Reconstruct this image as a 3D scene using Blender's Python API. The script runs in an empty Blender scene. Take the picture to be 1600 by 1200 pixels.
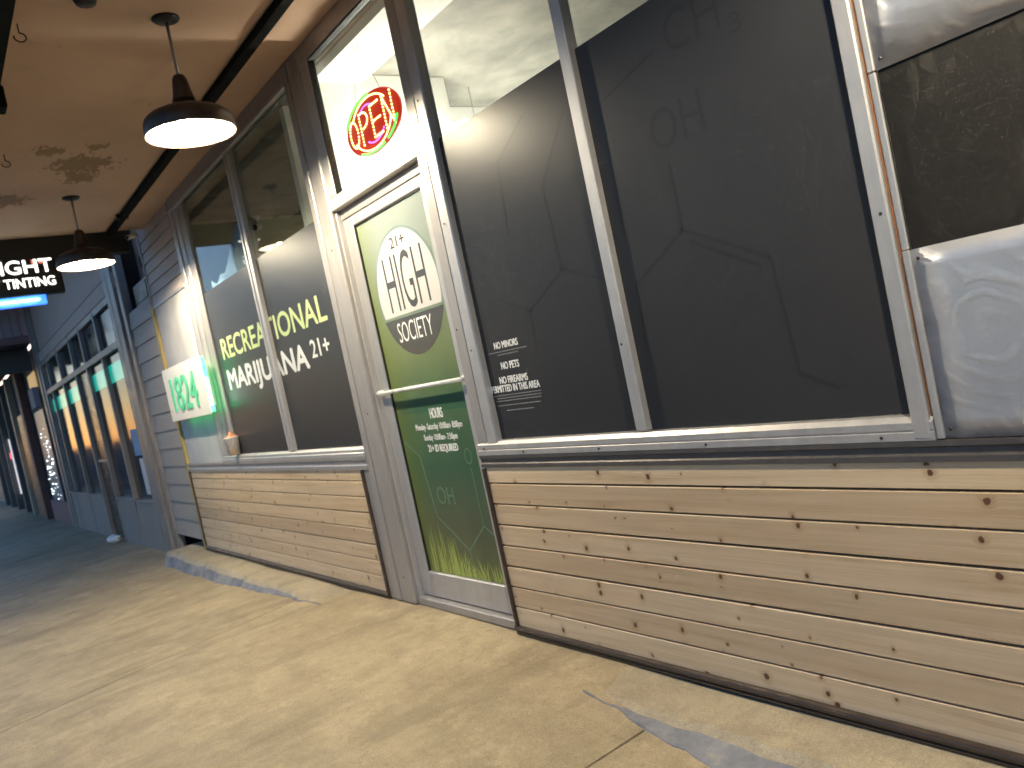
import bpy, bmesh, math, random
from mathutils import Vector, Matrix
random.seed(11)
R = math.radians
scene = bpy.context.scene
col = scene.collection

# ------------------------------------------------------------------ camera
F_PX, DIST, EYE = 1280.0, 2.5, 1.42
def cam_axes(yaw, pitch, roll):
    a, p, r = R(yaw), R(pitch), R(roll)
    f = Vector((-math.cos(a)*math.cos(p), math.sin(a)*math.cos(p), math.sin(p)))
    rt = Vector((math.sin(a), math.cos(a), 0)); up = rt.cross(f)
    return f, math.cos(r)*rt + math.sin(r)*up, -math.sin(r)*rt + math.cos(r)*up
cf, cr, cu = cam_axes(35.632, -2.252, -11.971)
cd = bpy.data.cameras.new('camera'); cam = bpy.data.objects.new('camera', cd); col.objects.link(cam)
M = Matrix.Identity(4)
for i in range(3):
    M[i][0], M[i][1], M[i][2] = cr[i], cu[i], -cf[i]
M[0][3], M[1][3], M[2][3] = 0, -DIST, EYE
cam.matrix_world = M
cd.sensor_width = 36; cd.lens = 36*F_PX/1600
cd.clip_start = 0.02; cd.clip_end = 2000
cd.dof.use_dof = True; cd.dof.focus_distance = 3.4; cd.dof.aperture_fstop = 3.2
scene.camera = cam
scene.render.resolution_x, scene.render.resolution_y = 1024, 768

# ------------------------------------------------------------------ sky, sun, exposure (dusk)
SUN_AZ, SUN_EL = math.atan2(-0.97, 0.24), R(4.0)
w = bpy.data.worlds.new('World'); scene.world = w; w.use_nodes = True
wn = w.node_tree.nodes; bg = wn['Background']
sky = wn.new('ShaderNodeTexSky'); sky.sky_type = 'NISHITA'; sky.sun_disc = False
sky.sun_elevation = SUN_EL; sky.sun_rotation = SUN_AZ % (2*math.pi)
sky.air_density = 1.0; sky.dust_density = 0.4; sky.ozone_density = 4.0
tint = wn.new('ShaderNodeMix'); tint.data_type = 'RGBA'; tint.blend_type = 'MULTIPLY'; tint.inputs[0].default_value = 1
tint.inputs[7].default_value = (1.12, .95, .98, 1)      # camera white balance of the dusk blue
w.node_tree.links.new(sky.outputs[0], tint.inputs[6]); w.node_tree.links.new(tint.outputs[2], bg.inputs[0]); bg.inputs[1].default_value = 0.15
sl = bpy.data.lights.new('sun', 'SUN'); sl.energy = 0.05; sl.angle = R(6); sl.color = (1, .75, .5)
so = bpy.data.objects.new('sun', sl); col.objects.link(so)
sd = Vector((math.sin(SUN_AZ)*math.cos(SUN_EL), math.cos(SUN_AZ)*math.cos(SUN_EL), math.sin(SUN_EL)))
so.rotation_euler = sd.to_track_quat('Z', 'Y').to_euler()
vs = scene.view_settings
vs.view_transform = 'Standard'; vs.look = 'None'; vs.gamma = 1; vs.exposure = 1.5; vs.use_curve_mapping = False
scene.cycles.max_bounces = 6; scene.cycles.diffuse_bounces = 3; scene.cycles.glossy_bounces = 3; scene.cycles.transparent_max_bounces = 12
scene.cycles.sample_clamp_indirect = 6
scene.cycles.use_denoising = True; scene.cycles.use_adaptive_sampling = True; scene.cycles.adaptive_threshold = .03; scene.cycles.adaptive_min_samples = 32
LAMP = 760.0          # pendant bulb emission

# ------------------------------------------------------------------ materials
MATS = {}
def N(nt, t, **kw):
    n = nt.nodes.new(t)
    for k, v in kw.items():
        if k.startswith('i_'):
            n.inputs[int(k[2:]) if k[2:].isdigit() else k[2:].replace('_', ' ')].default_value = v
        else:
            setattr(n, k, v)
    return n
def newmat(name):
    m = bpy.data.materials.new(name); m.use_nodes = True; MATS[name] = m
    nt = m.node_tree; return m, nt, nt.nodes['Principled BSDF']
def c4(c): return (c[0], c[1], c[2], 1)
def ramp(nt, stops, fac):
    r = N(nt, 'ShaderNodeValToRGB'); e = r.color_ramp.elements
    while len(e) < len(stops): e.new(.5)
    for el, (p, c) in zip(e, stops): el.position = p; el.color = c4(c)
    nt.links.new(fac, r.inputs[0]); return r.outputs[0]
def mix(nt, fac, a, b, blend='MIX'):
    n = N(nt, 'ShaderNodeMix', data_type='RGBA', blend_type=blend)
    for s, v in ((0, fac), (6, a), (7, b)):
        if hasattr(v, 'is_output'): nt.links.new(v, n.inputs[s])
        else: n.inputs[s].default_value = v if not isinstance(v, tuple) else c4(v)
    return n.outputs[2]
def noise(nt, scale=5, detail=4, rough=.55, sc=(1, 1, 1), off=None, distort=0.0, coord='Object', loc=(0, 0, 0)):
    tc = N(nt, 'ShaderNodeTexCoord'); mp = N(nt, 'ShaderNodeMapping')
    mp.inputs['Scale'].default_value = sc; mp.inputs['Location'].default_value = loc
    nt.links.new(tc.outputs[coord], mp.inputs[0]); v = mp.outputs[0]
    if off is not None:
        ad = N(nt, 'ShaderNodeVectorMath', operation='ADD'); nt.links.new(v, ad.inputs[0]); nt.links.new(off, ad.inputs[1]); v = ad.outputs[0]
    n = N(nt, 'ShaderNodeTexNoise', i_Scale=scale, i_Detail=min(detail, 4), i_Roughness=rough, i_Distortion=distort)
    nt.links.new(v, n.inputs['Vector']); return n.outputs[0]
def math_(nt, op, a, b=None, clamp=False):
    n = N(nt, 'ShaderNodeMath', operation=op, use_clamp=clamp)
    for s, v in ((0, a), (1, b)):
        if v is None: continue
        if hasattr(v, 'is_output'): nt.links.new(v, n.inputs[s])
        else: n.inputs[s].default_value = v
    return n.outputs[0]
def bump(nt, bs, h, strength=.2, dist=.01):
    b = N(nt, 'ShaderNodeBump', i_Strength=strength, i_Distance=dist)
    nt.links.new(h, b.inputs['Height']); nt.links.new(b.outputs[0], bs.inputs['Normal'])
def simple(name, base, rough=.5, metal=0.0, var=.12, vscale=6, spec=.5, bmp=0.0, bscale=60, rvar=.1, sc=(1, 1, 1)):
    m, nt, bs = newmat(name)
    n = noise(nt, vscale, 5, .6, sc)
    d = tuple(x*(1-var) for x in base); l = tuple(min(1, x*(1+var)) for x in base)
    nt.links.new(ramp(nt, [(.3, d), (.7, l)], n), bs.inputs['Base Color'])
    mr = N(nt, 'ShaderNodeMapRange', i_1=.3, i_2=.7, i_3=max(.02, rough-rvar), i_4=min(1, rough+rvar)); nt.links.new(n, mr.inputs[0])
    nt.links.new(mr.outputs[0], bs.inputs['Roughness'])
    bs.inputs['Metallic'].default_value = metal; bs.inputs['Specular IOR Level'].default_value = spec
    if bmp: bump(nt, bs, noise(nt, bscale, 4), bmp, .003)
    return m
def emit(name, colr, strength, base=(.5, .5, .5)):
    m, nt, bs = newmat(name)
    bs.inputs['Base Color'].default_value = c4(base); bs.inputs['Specular IOR Level'].default_value = .2
    bs.inputs['Emission Color'].default_value = c4(colr); bs.inputs['Emission Strength'].default_value = strength
    return m

# concrete of the walkway
def concrete(name, dark, lightc, stain=.5):
    m, nt, bs = newmat(name)
    big = noise(nt, .55, 4, .5)
    a = ramp(nt, [(.32, dark), (.68, lightc)], big)
    mid = noise(nt, 11, 4, .7)
    b = mix(nt, .35, a, ramp(nt, [(.3, tuple(x*.8 for x in dark)), (.7, tuple(min(1, x*1.1) for x in lightc))], mid), 'MIX')
    st = noise(nt, 1.1, 4, .7, sc=(2.6, .55, 1), loc=(3, 7, 0))          # foot-worn streaks across the walk
    b2 = mix(nt, math_(nt, 'MULTIPLY', ramp(nt, [(.50, (0, 0, 0)), (.74, (1, 1, 1))], st), stain), b, tuple(x*.62 for x in dark))
    bl = noise(nt, 3.4, 4, .72, loc=(9, 4, 0)); b2 = mix(nt, math_(nt, 'MULTIPLY', ramp(nt, [(.44, (0, 0, 0)), (.68, (1, 1, 1))], bl), .5), b2, tuple(x*.66 for x in dark))
    pale = noise(nt, 2.1, 4, .75, loc=(2, 11, 0)); b2 = mix(nt, math_(nt, 'MULTIPLY', ramp(nt, [(.54, (0, 0, 0)), (.70, (1, 1, 1))], pale), .4), b2, tuple(min(1, x*1.22) for x in lightc))
    sm = noise(nt, 26, 3, .6, loc=(1, 2, 0)); b2 = mix(nt, math_(nt, 'MULTIPLY', ramp(nt, [(.60, (0, 0, 0)), (.72, (1, 1, 1))], sm), .35), b2, tuple(x*.6 for x in dark))
    fine = noise(nt, 160, 3, .6)
    b3 = mix(nt, .7, b2, ramp(nt, [(.3, (.22, .22, .22)), (.7, (.78, .78, .78))], fine), 'SOFT_LIGHT')
    sp = N(nt, 'ShaderNodeTexVoronoi', i_Scale=9.0); tc = N(nt, 'ShaderNodeTexCoord'); nt.links.new(tc.outputs['Object'], sp.inputs['Vector'])
    spot = ramp(nt, [(.03, (1, 1, 1)), (.055, (0, 0, 0))], sp.outputs['Distance'])
    b4 = mix(nt, math_(nt, 'MULTIPLY', spot, ramp(nt, [(.62, (0, 0, 0)), (.66, (.7, .7, .7))], noise(nt, 7, 2))), b3, tuple(x*.35 for x in dark))
    nt.links.new(b4, bs.inputs['Base Color'])
    rr = N(nt, 'ShaderNodeMapRange', i_1=.3, i_2=.7, i_3=.55, i_4=.85); nt.links.new(mid, rr.inputs[0]); nt.links.new(rr.outputs[0], bs.inputs['Roughness'])
    h = math_(nt, 'ADD', math_(nt, 'MULTIPLY', mid, .7), math_(nt, 'MULTIPLY', fine, .25))
    bump(nt, bs, h, .35, .012)
    return m
concrete('concrete', (.315, .25, .155), (.53, .43, .275), .72)
concrete('ledge_concrete', (.34, .285, .20), (.52, .435, .305), .4)
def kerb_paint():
    m, nt, bs = newmat('worn_shaded_blue_paint')  # worn blue-grey paint, darkened to carry the step face's shade
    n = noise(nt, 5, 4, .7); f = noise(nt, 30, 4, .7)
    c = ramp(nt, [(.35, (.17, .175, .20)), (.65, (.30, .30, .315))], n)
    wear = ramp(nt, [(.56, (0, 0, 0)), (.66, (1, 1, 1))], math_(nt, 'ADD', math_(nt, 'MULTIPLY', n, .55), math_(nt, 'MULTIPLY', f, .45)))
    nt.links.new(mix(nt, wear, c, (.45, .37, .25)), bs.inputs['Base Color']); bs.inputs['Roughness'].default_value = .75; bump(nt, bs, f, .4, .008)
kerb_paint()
simple('asphalt', (.05, .05, .052), .85, 0, .3, 4, bmp=.4, bscale=200)

# pine planks with knots
def pine():
    m, nt, bs = newmat('pine')
    oi = N(nt, 'ShaderNodeObjectInfo')
    off = N(nt, 'ShaderNodeCombineXYZ')
    nt.links.new(math_(nt, 'MULTIPLY', oi.outputs['Random'], 57.0), off.inputs[0]); nt.links.new(math_(nt, 'MULTIPLY', oi.outputs['Random'], 23.0), off.inputs[2])
    tc = N(nt, 'ShaderNodeTexCoord'); ad = N(nt, 'ShaderNodeVectorMath', operation='ADD')
    nt.links.new(tc.outputs['Object'], ad.inputs[0]); nt.links.new(off.outputs[0], ad.inputs[1])
    flat = N(nt, 'ShaderNodeVectorMath', operation='MULTIPLY'); flat.inputs[1].default_value = (1, 0, 1); nt.links.new(ad.outputs[0], flat.inputs[0])
    V = flat.outputs[0]
    S = (3.1, 1, 13.0)
    sv = N(nt, 'ShaderNodeVectorMath', operation='MULTIPLY'); sv.inputs[1].default_value = S; nt.links.new(V, sv.inputs[0])
    vo = N(nt, 'ShaderNodeTexVoronoi', i_Scale=1.0, i_Randomness=1.0); nt.links.new(sv.outputs[0], vo.inputs['Vector'])
    df = N(nt, 'ShaderNodeVectorMath', operation='SUBTRACT'); nt.links.new(sv.outputs[0], df.inputs[0]); nt.links.new(vo.outputs['Position'], df.inputs[1])
    un = N(nt, 'ShaderNodeVectorMath', operation='MULTIPLY'); un.inputs[1].default_value = (1/S[0], 0, .85/S[2]); nt.links.new(df.outputs[0], un.inputs[0])
    ln = N(nt, 'ShaderNodeVectorMath', operation='LENGTH'); nt.links.new(un.outputs[0], ln.inputs[0])
    wob = noise(nt, 55, 2); d = math_(nt, 'ADD', ln.outputs['Value'], math_(nt, 'MULTIPLY', math_(nt, 'SUBTRACT', wob, .5), .010))
    sep = N(nt, 'ShaderNodeSeparateColor'); nt.links.new(vo.outputs['Color'], sep.inputs[0])
    rad = math_(nt, 'MULTIPLY', math_(nt, 'SUBTRACT', sep.outputs[0], .44, True), .023)   # many cells have none
    k = N(nt, 'ShaderNodeMapRange', interpolation_type='SMOOTHSTEP'); nt.links.new(d, k.inputs[0])
    nt.links.new(math_(nt, 'MULTIPLY', rad, .75), k.inputs[1]); nt.links.new(math_(nt, 'ADD', rad, .0015), k.inputs[2]); k.inputs[3].default_value = 1; k.inputs[4].default_value = 0
    has = math_(nt, 'GREATER_THAN', rad, .0018)
    knot = math_(nt, 'MULTIPLY', k.outputs[0], has)
    halo = N(nt, 'ShaderNodeMapRange', interpolation_type='SMOOTHSTEP'); nt.links.new(d, halo.inputs[0]); halo.inputs[1].default_value = .004
    nt.links.new(math_(nt, 'MULTIPLY_ADD', rad, 3.6) if 0 else math_(nt, 'ADD', math_(nt, 'MULTIPLY', rad, 3.4), .004), halo.inputs[2]); halo.inputs[3].default_value = 1; halo.inputs[4].default_value = 0
    hal = math_(nt, 'MULTIPLY', math_(nt, 'MULTIPLY', halo.outputs[0], has), .45)
    # grain, bent round the knots
    bend = math_(nt, 'MULTIPLY', halo.outputs[0], .02)
    gv = N(nt, 'ShaderNodeCombineXYZ'); sx = N(nt, 'ShaderNodeSeparateXYZ'); nt.links.new(V, sx.inputs[0])
    nt.links.new(math_(nt, 'MULTIPLY', sx.outputs[0], .55), gv.inputs[0]); nt.links.new(math_(nt, 'MULTIPLY', math_(nt, 'ADD', sx.outputs[2], bend), 16.0), gv.inputs[2])
    g1 = N(nt, 'ShaderNodeTexNoise', i_Scale=1.6, i_Detail=5.0, i_Roughness=.6, i_Distortion=.6); nt.links.new(gv.outputs[0], g1.inputs['Vector'])
    gv2 = N(nt, 'ShaderNodeVectorMath', operation='MULTIPLY'); gv2.inputs[1].default_value = (3, 1, 9); nt.links.new(gv.outputs[0], gv2.inputs[0])
    g2 = N(nt, 'ShaderNodeTexNoise', i_Scale=1.4, i_Detail=3.0); nt.links.new(gv2.outputs[0], g2.inputs['Vector'])
    c = ramp(nt, [(.22, (.46, .30, .16)), (.42, (.66, .495, .31)), (.62, (.76, .60, .41)), (.82, (.68, .52, .335))], g1.outputs[0])
    c = mix(nt, .28, c, ramp(nt, [(.3, (.36, .22, .12)), (.65, (.72, .57, .41))], g2.outputs[0]))
    tint = ramp(nt, [(0, (.80, .76, .72)), (.5, (1, 1, 1)), (1, (.94, .88, .78))], oi.outputs['Random'])
    c = mix(nt, 1.0, c, tint, 'MULTIPLY')
    c = mix(nt, hal, c, (.33, .18, .08)); c = mix(nt, knot, c, (.12, .052, .024))
    nt.links.new(c, bs.inputs['Base Color']); bs.inputs['Roughness'].default_value = .48
    bump(nt, bs, g2.outputs[0], .12, .002)
pine()
simple('brown_trim', (.075, .052, .040), .38, .35, .25, 9, sc=(1, 1, 1))
simple('backing', (.035, .022, .015), .8)

def aluminium(name, base, rough=.38, metal=.72):
    m, nt, bs = newmat(name)
    s1 = noise(nt, 3, 6, .65, sc=(6, 6, 1)); s2 = noise(nt, 22, 6, .7)
    c = mix(nt, .4, ramp(nt, [(.3, tuple(x*.78 for x in base)), (.7, base)], s1), ramp(nt, [(.2, tuple(x*.80 for x in base)), (.7, tuple(min(1, x*1.08) for x in base))], s2))
    nt.links.new(c, bs.inputs['Base Color']); bs.inputs['Metallic'].default_value = metal
    rr = N(nt, 'ShaderNodeMapRange', i_1=.3, i_2=.7, i_3=rough-.06, i_4=rough+.08); nt.links.new(s2, rr.inputs[0]); nt.links.new(rr.outputs[0], bs.inputs['Roughness'])
    bump(nt, bs, s2, .06, .002)
aluminium('aluminium', (.55, .53, .525), .44, .55)
aluminium('dull_aluminium', (.43, .40, .385), .45, .5)
aluminium('dark_channel', (.13, .12, .12), .42, .5)
simple('gasket', (.012, .012, .012), .6)
simple('screw', (.06, .055, .05), .4, .8)

def galvanised():
    m, nt, bs = newmat('galvanised')
    tc = N(nt, 'ShaderNodeTexCoord')
    # swirling wipe marks: rings round scattered centres, broken up by noise
    mp = N(nt, 'ShaderNodeVectorMath', operation='MULTIPLY'); mp.inputs[1].default_value = (1, 0, 1); nt.links.new(tc.outputs['Object'], mp.inputs[0])
    nz = N(nt, 'ShaderNodeTexNoise', i_Scale=5.0, i_Detail=3.0); nt.links.new(mp.outputs[0], nz.inputs['Vector'])
    ad = N(nt, 'ShaderNodeVectorMath', operation='MULTIPLY_ADD'); nt.links.new(nz.outputs['Color'], ad.inputs[0]); ad.inputs[1].default_value = (.10, 0, .10); nt.links.new(mp.outputs[0], ad.inputs[2])
    vo = N(nt, 'ShaderNodeTexVoronoi', i_Scale=2.3); nt.links.new(ad.outputs[0], vo.inputs['Vector'])
    ring = math_(nt, 'SINE', math_(nt, 'MULTIPLY', vo.outputs['Distance'], 58.0))
    brk = noise(nt, 4, 4, .65, sc=(1, 1, 1.4))
    smear = math_(nt, 'MULTIPLY', ramp(nt, [(.35, (0, 0, 0)), (1.0, (1, 1, 1))], math_(nt, 'MULTIPLY_ADD', ring, .5) if 0 else math_(nt, 'ADD', math_(nt, 'MULTIPLY', ring, .5), .5)), ramp(nt, [(.42, (0, 0, 0)), (.66, (1, 1, 1))], brk))
    big = noise(nt, 1.7, 5, .6)
    c = ramp(nt, [(.3, (.42, .43, .48)), (.7, (.54, .55, .59))], big)
    c = mix(nt, math_(nt, 'MULTIPLY', smear, .42), c, (.84, .81, .80))
    nt.links.new(c, bs.inputs['Base Color']); bs.inputs['Metallic'].default_value = .6
    r = N(nt, 'ShaderNodeMapRange', i_1=0, i_2=1, i_3=.46, i_4=.3); nt.links.new(smear, r.inputs[0]); nt.links.new(r.outputs[0], bs.inputs['Roughness'])
    bump(nt, bs, math_(nt, 'ADD', smear, math_(nt, 'MULTIPLY', big, 3.0)), .12, .01)
galvanised()
def osb():
    m, nt, bs = newmat('black_osb')
    tc = N(nt, 'ShaderNodeTexCoord')
    vo = N(nt, 'ShaderNodeTexVoronoi', i_Scale=26.0); mp = N(nt, 'ShaderNodeMapping'); mp.inputs['Scale'].default_value = (1, 1, .45); mp.inputs['Rotation'].default_value = (0, .7, 0)
    nt.links.new(tc.outputs['Object'], mp.inputs[0]); nt.links.new(mp.outputs[0], vo.inputs['Vector'])
    n = noise(nt, 2.2, 6, .7)
    c = ramp(nt, [(.3, (.010, .0098, .0098)), (.75, (.017, .0162, .0155))], n)
    hl = math_(nt, 'MULTIPLY', ramp(nt, [(.70, (0, 0, 0)), (.80, (1, 1, 1))], vo.outputs['Color']), ramp(nt, [(.5, (0, 0, 0)), (.7, (1, 1, 1))], noise(nt, 5, 3)))
    nt.links.new(mix(nt, hl, c, (.040, .037, .034)), bs.inputs['Base Color']); bs.inputs['Roughness'].default_value = .7; bs.inputs['Specular IOR Level'].default_value = .22
    bump(nt, bs, vo.outputs['Color'], .35, .006)
osb()

# vinyl film, satin
def film(name, base, rough=.30, spec=.35):
    m, nt, bs = newmat(name)
    n = noise(nt, 1.3, 3); nt.links.new(ramp(nt, [(.3, tuple(x*.95 for x in base)), (.7, tuple(x*1.05 for x in base))], n), bs.inputs['Base Color'])
    bs.inputs['Roughness'].default_value = rough
    bs.inputs['Specular IOR Level'].default_value = spec
film('black_film', (.037, .0375, .042), .34, .16)
film('film_print', (.0305, .031, .0345), .34, .16)
film('lime_vinyl', (.66, .78, .34), .5)
film('white_vinyl', (.88, .88, .86), .5)
film('fine_print', (.24, .24, .24), .5)
def glass():
    m, nt, bs = newmat('glass'); nt.nodes.remove(bs)
    out = nt.nodes['Material Output']; tr = N(nt, 'ShaderNodeBsdfTransparent'); tr.inputs[0].default_value = (.93, .95, .93, 1)
    gl = N(nt, 'ShaderNodeBsdfGlossy'); gl.inputs['Roughness'].default_value = .015
    fr = N(nt, 'ShaderNodeFresnel', i_IOR=1.5); ms = N(nt, 'ShaderNodeMixShader')
    ge = N(nt, 'ShaderNodeNewGeometry'); mr = N(nt, 'ShaderNodeMapRange', i_1=0, i_2=1, i_3=1.5, i_4=1/1.5)   # same pane from either side
    nt.links.new(ge.outputs['Backfacing'], mr.inputs[0]); nt.links.new(mr.outputs[0], fr.inputs[0])
    nt.links.new(fr.outputs[0], ms.inputs[0]); nt.links.new(tr.outputs[0], ms.inputs[1]); nt.links.new(gl.outputs[0], ms.inputs[2]); nt.links.new(ms.outputs[0], out.inputs[0])
glass()
# translucent printed door film: gradient is print, its top paled for the indoor glow
def door_film():
    m, nt, bs = newmat('door_film')
    tc = N(nt, 'ShaderNodeTexCoord'); sx = N(nt, 'ShaderNodeSeparateXYZ'); nt.links.new(tc.outputs['Object'], sx.inputs[0])
    z = math_(nt, 'DIVIDE', sx.outputs[2], 2.55)         # 0 foot .. 1 top
    n = noise(nt, 2.2, 3, sc=(1, 1, .5))
    zz = math_(nt, 'ADD', z, math_(nt, 'MULTIPLY', math_(nt, 'SUBTRACT', n, .5), .12))
    c = ramp(nt, [(.05, (.24, .27, .11)), (.18, (.16, .19, .115)), (.33, (.115, .215, .13)), (.50, (.15, .26, .145)), (.62, (.25, .33, .17)), (.76, (.33, .39, .24)), (.92, (.45, .50, .46))], zz)
    x = ramp(nt, [(0, (1, 1, 1)), (.28, (0, 0, 0))], math_(nt, 'DIVIDE', sx.outputs[0], 1.0))
    c = mix(nt, math_(nt, 'MULTIPLY', x, .5), c, (.29, .35, .07))
    band = math_(nt, 'MULTIPLY', math_(nt, 'GREATER_THAN', z, .475), math_(nt, 'LESS_THAN', math_(nt, 'ADD', z, math_(nt, 'MULTIPLY', sx.outputs[0], -.012)), .505))
    c = mix(nt, math_(nt, 'MULTIPLY', math_(nt, 'MULTIPLY', band, .45), math_(nt, 'SUBTRACT', 1.0, x, True)), c, (.03, .17, .12))
    nt.links.new(c, bs.inputs['Base Color']); bs.inputs['Roughness'].default_value = .16
    tl = N(nt, 'ShaderNodeBsdfTranslucent'); nt.links.new(c, tl.inputs[0]); ms = N(nt, 'ShaderNodeMixShader'); ms.inputs[0].default_value = .42
    nt.links.new(bs.outputs[0], ms.inputs[1]); nt.links.new(tl.outputs[0], ms.inputs[2]); nt.links.new(ms.outputs[0], nt.nodes['Material Output'].inputs[0])
door_film()
film('logo_white', (.60, .57, .55), .22); film('logo_grey', (.07, .068, .068), .2, .3); film('logo_ring', (.20, .27, .25), .3)
film('grass_print', (.42, .50, .12), .3); film('pale_green_print', (.125, .23, .14), .3)

# soffit paint with a peeled patch
def soffit_mat():
    m, nt, bs = newmat('soffit_paint')
    n = noise(nt, .8, 6, .6); f = noise(nt, 40, 4, .6)
    c = ramp(nt, [(.3, (.46, .305, .215)), (.7, (.56, .375, .27))], n)
    tc = N(nt, 'ShaderNodeTexCoord'); mask = None
    for (px, py, rr) in ((-7.55, -.98, .26), (-7.95, -.95, .17), (-7.2, -1.28, .12), (-8.6, -1.5, .2), (-7.1, -.93, .08)):
        s = N(nt, 'ShaderNodeVectorMath', operation='DISTANCE'); nt.links.new(tc.outputs['Object'], s.inputs[0]); s.inputs[1].default_value = (px, py, 3.72)
        g = math_(nt, 'SUBTRACT', 1.0, math_(nt, 'DIVIDE', s.outputs['Value'], rr*1.6), True)
        mask = g if mask is None else math_(nt, 'MAXIMUM', mask, g)
    pn = noise(nt, 11, 4, .75, sc=(.6, 1.3, 1))
    pk = ramp(nt, [(.535, (0, 0, 0)), (.56, (1, 1, 1))], math_(nt, 'ADD', math_(nt, 'MULTIPLY', mask, .36), math_(nt, 'MULTIPLY', pn, .78)))
    c = mix(nt, pk, c, (.27, .17, .09))
    dirt = ramp(nt, [(.55, (0, 0, 0)), (.75, (.35, .35, .35))], noise(nt, 2.4, 7, .75, loc=(5, 1, 0)))
    c = mix(nt, dirt, c, (.36, .26, .16))
    nt.links.new(c, bs.inputs['Base Color']); bs.inputs['Roughness'].default_value = .8
    bump(nt, bs, math_(nt, 'SUBTRACT', math_(nt, 'MULTIPLY', f, .3), math_(nt, 'MULTIPLY', pk, .6)), .3, .004)
soffit_mat()
simple('black_metal', (.018, .016, .015), .45, .4, .3, 8)
simple('conduit_black', (.005, .005, .005), .85, 0, .3, 8, spec=.15)
simple('bronze_shade', (.070, .048, .036), .42, .55, .25, 10)
simple('enamel', (.85, .83, .78), .35)
emit('bulb', (1, .87, .62), LAMP)
simple('white_bar', (.84, .83, .80), .3)
simple('grey_siding', (.36, .315, .275), .6, 0, .10, 3, bmp=.1, bscale=25, sc=(.5, 1, 3))
simple('weathered_siding', (.50, .43, .385), .6, 0, .14, 3, bmp=.1, bscale=25, sc=(.5, 1, 3))
simple('stucco_board', (.47, .46, .47), .75, 0, .16, 2.5, bmp=.3, bscale=30)
simple('yellow_wood', (.38, .29, .11), .55, 0, .2, 4, sc=(6, 6, .6))
simple('blue_wall', (.52, .36, .30), .6, 0, .12, 2, bmp=.08, bscale=20)
simple('slate_frame', (.26, .235, .22), .45, .2, .12, 5)
simple('grey_bulkhead', (.27, .25, .235), .6, 0, .15, 2)
simple('tinted_glass', (.010, .012, .016), .10, 0, .2, 3, rvar=.04, spec=.18)
simple('dark_door', (.008, .008, .009), .25, .2)
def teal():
    m, nt, bs = newmat('teal_glow_band')
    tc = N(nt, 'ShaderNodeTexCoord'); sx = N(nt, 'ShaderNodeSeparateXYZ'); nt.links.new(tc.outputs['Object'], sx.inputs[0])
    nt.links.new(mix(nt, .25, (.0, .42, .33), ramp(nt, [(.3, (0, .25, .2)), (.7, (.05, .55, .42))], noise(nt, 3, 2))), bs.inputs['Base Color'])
    bs.inputs['Emission Color'].default_value = (0, .75, .52, 1); bs.inputs['Emission Strength'].default_value = .14; bs.inputs['Roughness'].default_value = .2  # weak emission gives the teal band a glow of its own
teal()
emit('green_led', (.02, 1, .30), 2.0); emit('led_core', (.75, 1, .85), 4)
simple('sign_plate', (.74, .74, .71), .35, 0, .04)
m_ = emit('digit_green', (.03, .8, .35), .07, (.10, .48, .27))
simple('sign_black', (.014, .015, .015), .4)
emit('letter_glow', (1, .96, .84), 1.0); emit('letter_red', (1, .08, .03), .35)
emit('blue_neon', (.0, .13, 1), 1.0); emit('neon_core', (.35, .95, 1), 3.5); film('blue_tray', (.02, .10, .42), .3)
simple('open_body', (.16, .012, .008), .3); emit('led_yellow', (1, .74, .22), 2.6); emit('led_red', (1, .05, .02), 2); emit('led_violet', (.42, .08, 1), 1.8); emit('led_green', (.03, .8, .08), .6); emit('open_red', (1, .04, .012), .22, (.3, .01, .01))
simple('interior_ceiling', (.24, .23, .20), .8, 0, .38, 3, bmp=.9, bscale=7)
simple('interior_cream', (.58, .54, .42), .8, 0, .08, 2)
simple('interior_white', (.80, .80, .74), .8, 0, .04, 2)
simple('interior_floor', (.2, .19, .17), .6)
emit('tube', (1, .97, .86), 105); emit('mid_tube', (1, .97, .88), 44); emit('weak_tube', (1, .93, .70), 11)
simple('blue_paper', (.28, .42, .60), .7, 0, .15, 4)
simple('camera_white', (.65, .64, .62), .35)
simple('lens_black', (.01, .01, .012), .1)
simple('cup_paper', (.74, .70, .64), .6, 0, .06)
def cupmat():
    m, nt, bs = newmat('cup_print')
    n = noise(nt, 30, 3, .6, sc=(1, 1, .35)); nt.links.new(ramp(nt, [(.46, (.74, .70, .66)), (.52, (.42, .36, .36)), (.58, (.74, .70, .66)), (.68, (.70, .40, .16))], n), bs.inputs['Base Color']); bs.inputs['Roughness'].default_value = .5
cupmat()
simple('cup_orange', (.60, .22, .10), .5)
simple('rust_gap', (.36, .14, .05), .7, 0, .3, 20)
simple('maroon', (.24, .13, .14), .7); simple('dark_slate', (.09, .09, .09), .7); simple('purple_grey', (.36, .29, .31), .7, 0, .1, 3)
simple('red_brown', (.16, .07, .06), .6); simple('tan_frame', (.34, .28, .22), .5)
emit('warm_pane', (1, .66, .28), .16, (.1, .08, .05)); emit('sparkle', (.8, .95, 1), 1.6); film('frost_pane', (.16, .25, .30), .35); emit('white_tube', (1, .95, 1), .3)
emit('red_spot', (1, .1, .15), 2)
for k_ in ('led_yellow', 'led_red', 'led_violet', 'led_green', 'sparkle', 'letter_red', 'red_spot', 'warm_pane', 'white_tube', 'teal_glow_band', 'led_core', 'letter_glow'):
    MATS[k_].cycles.emission_sampling = 'NONE'

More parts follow.
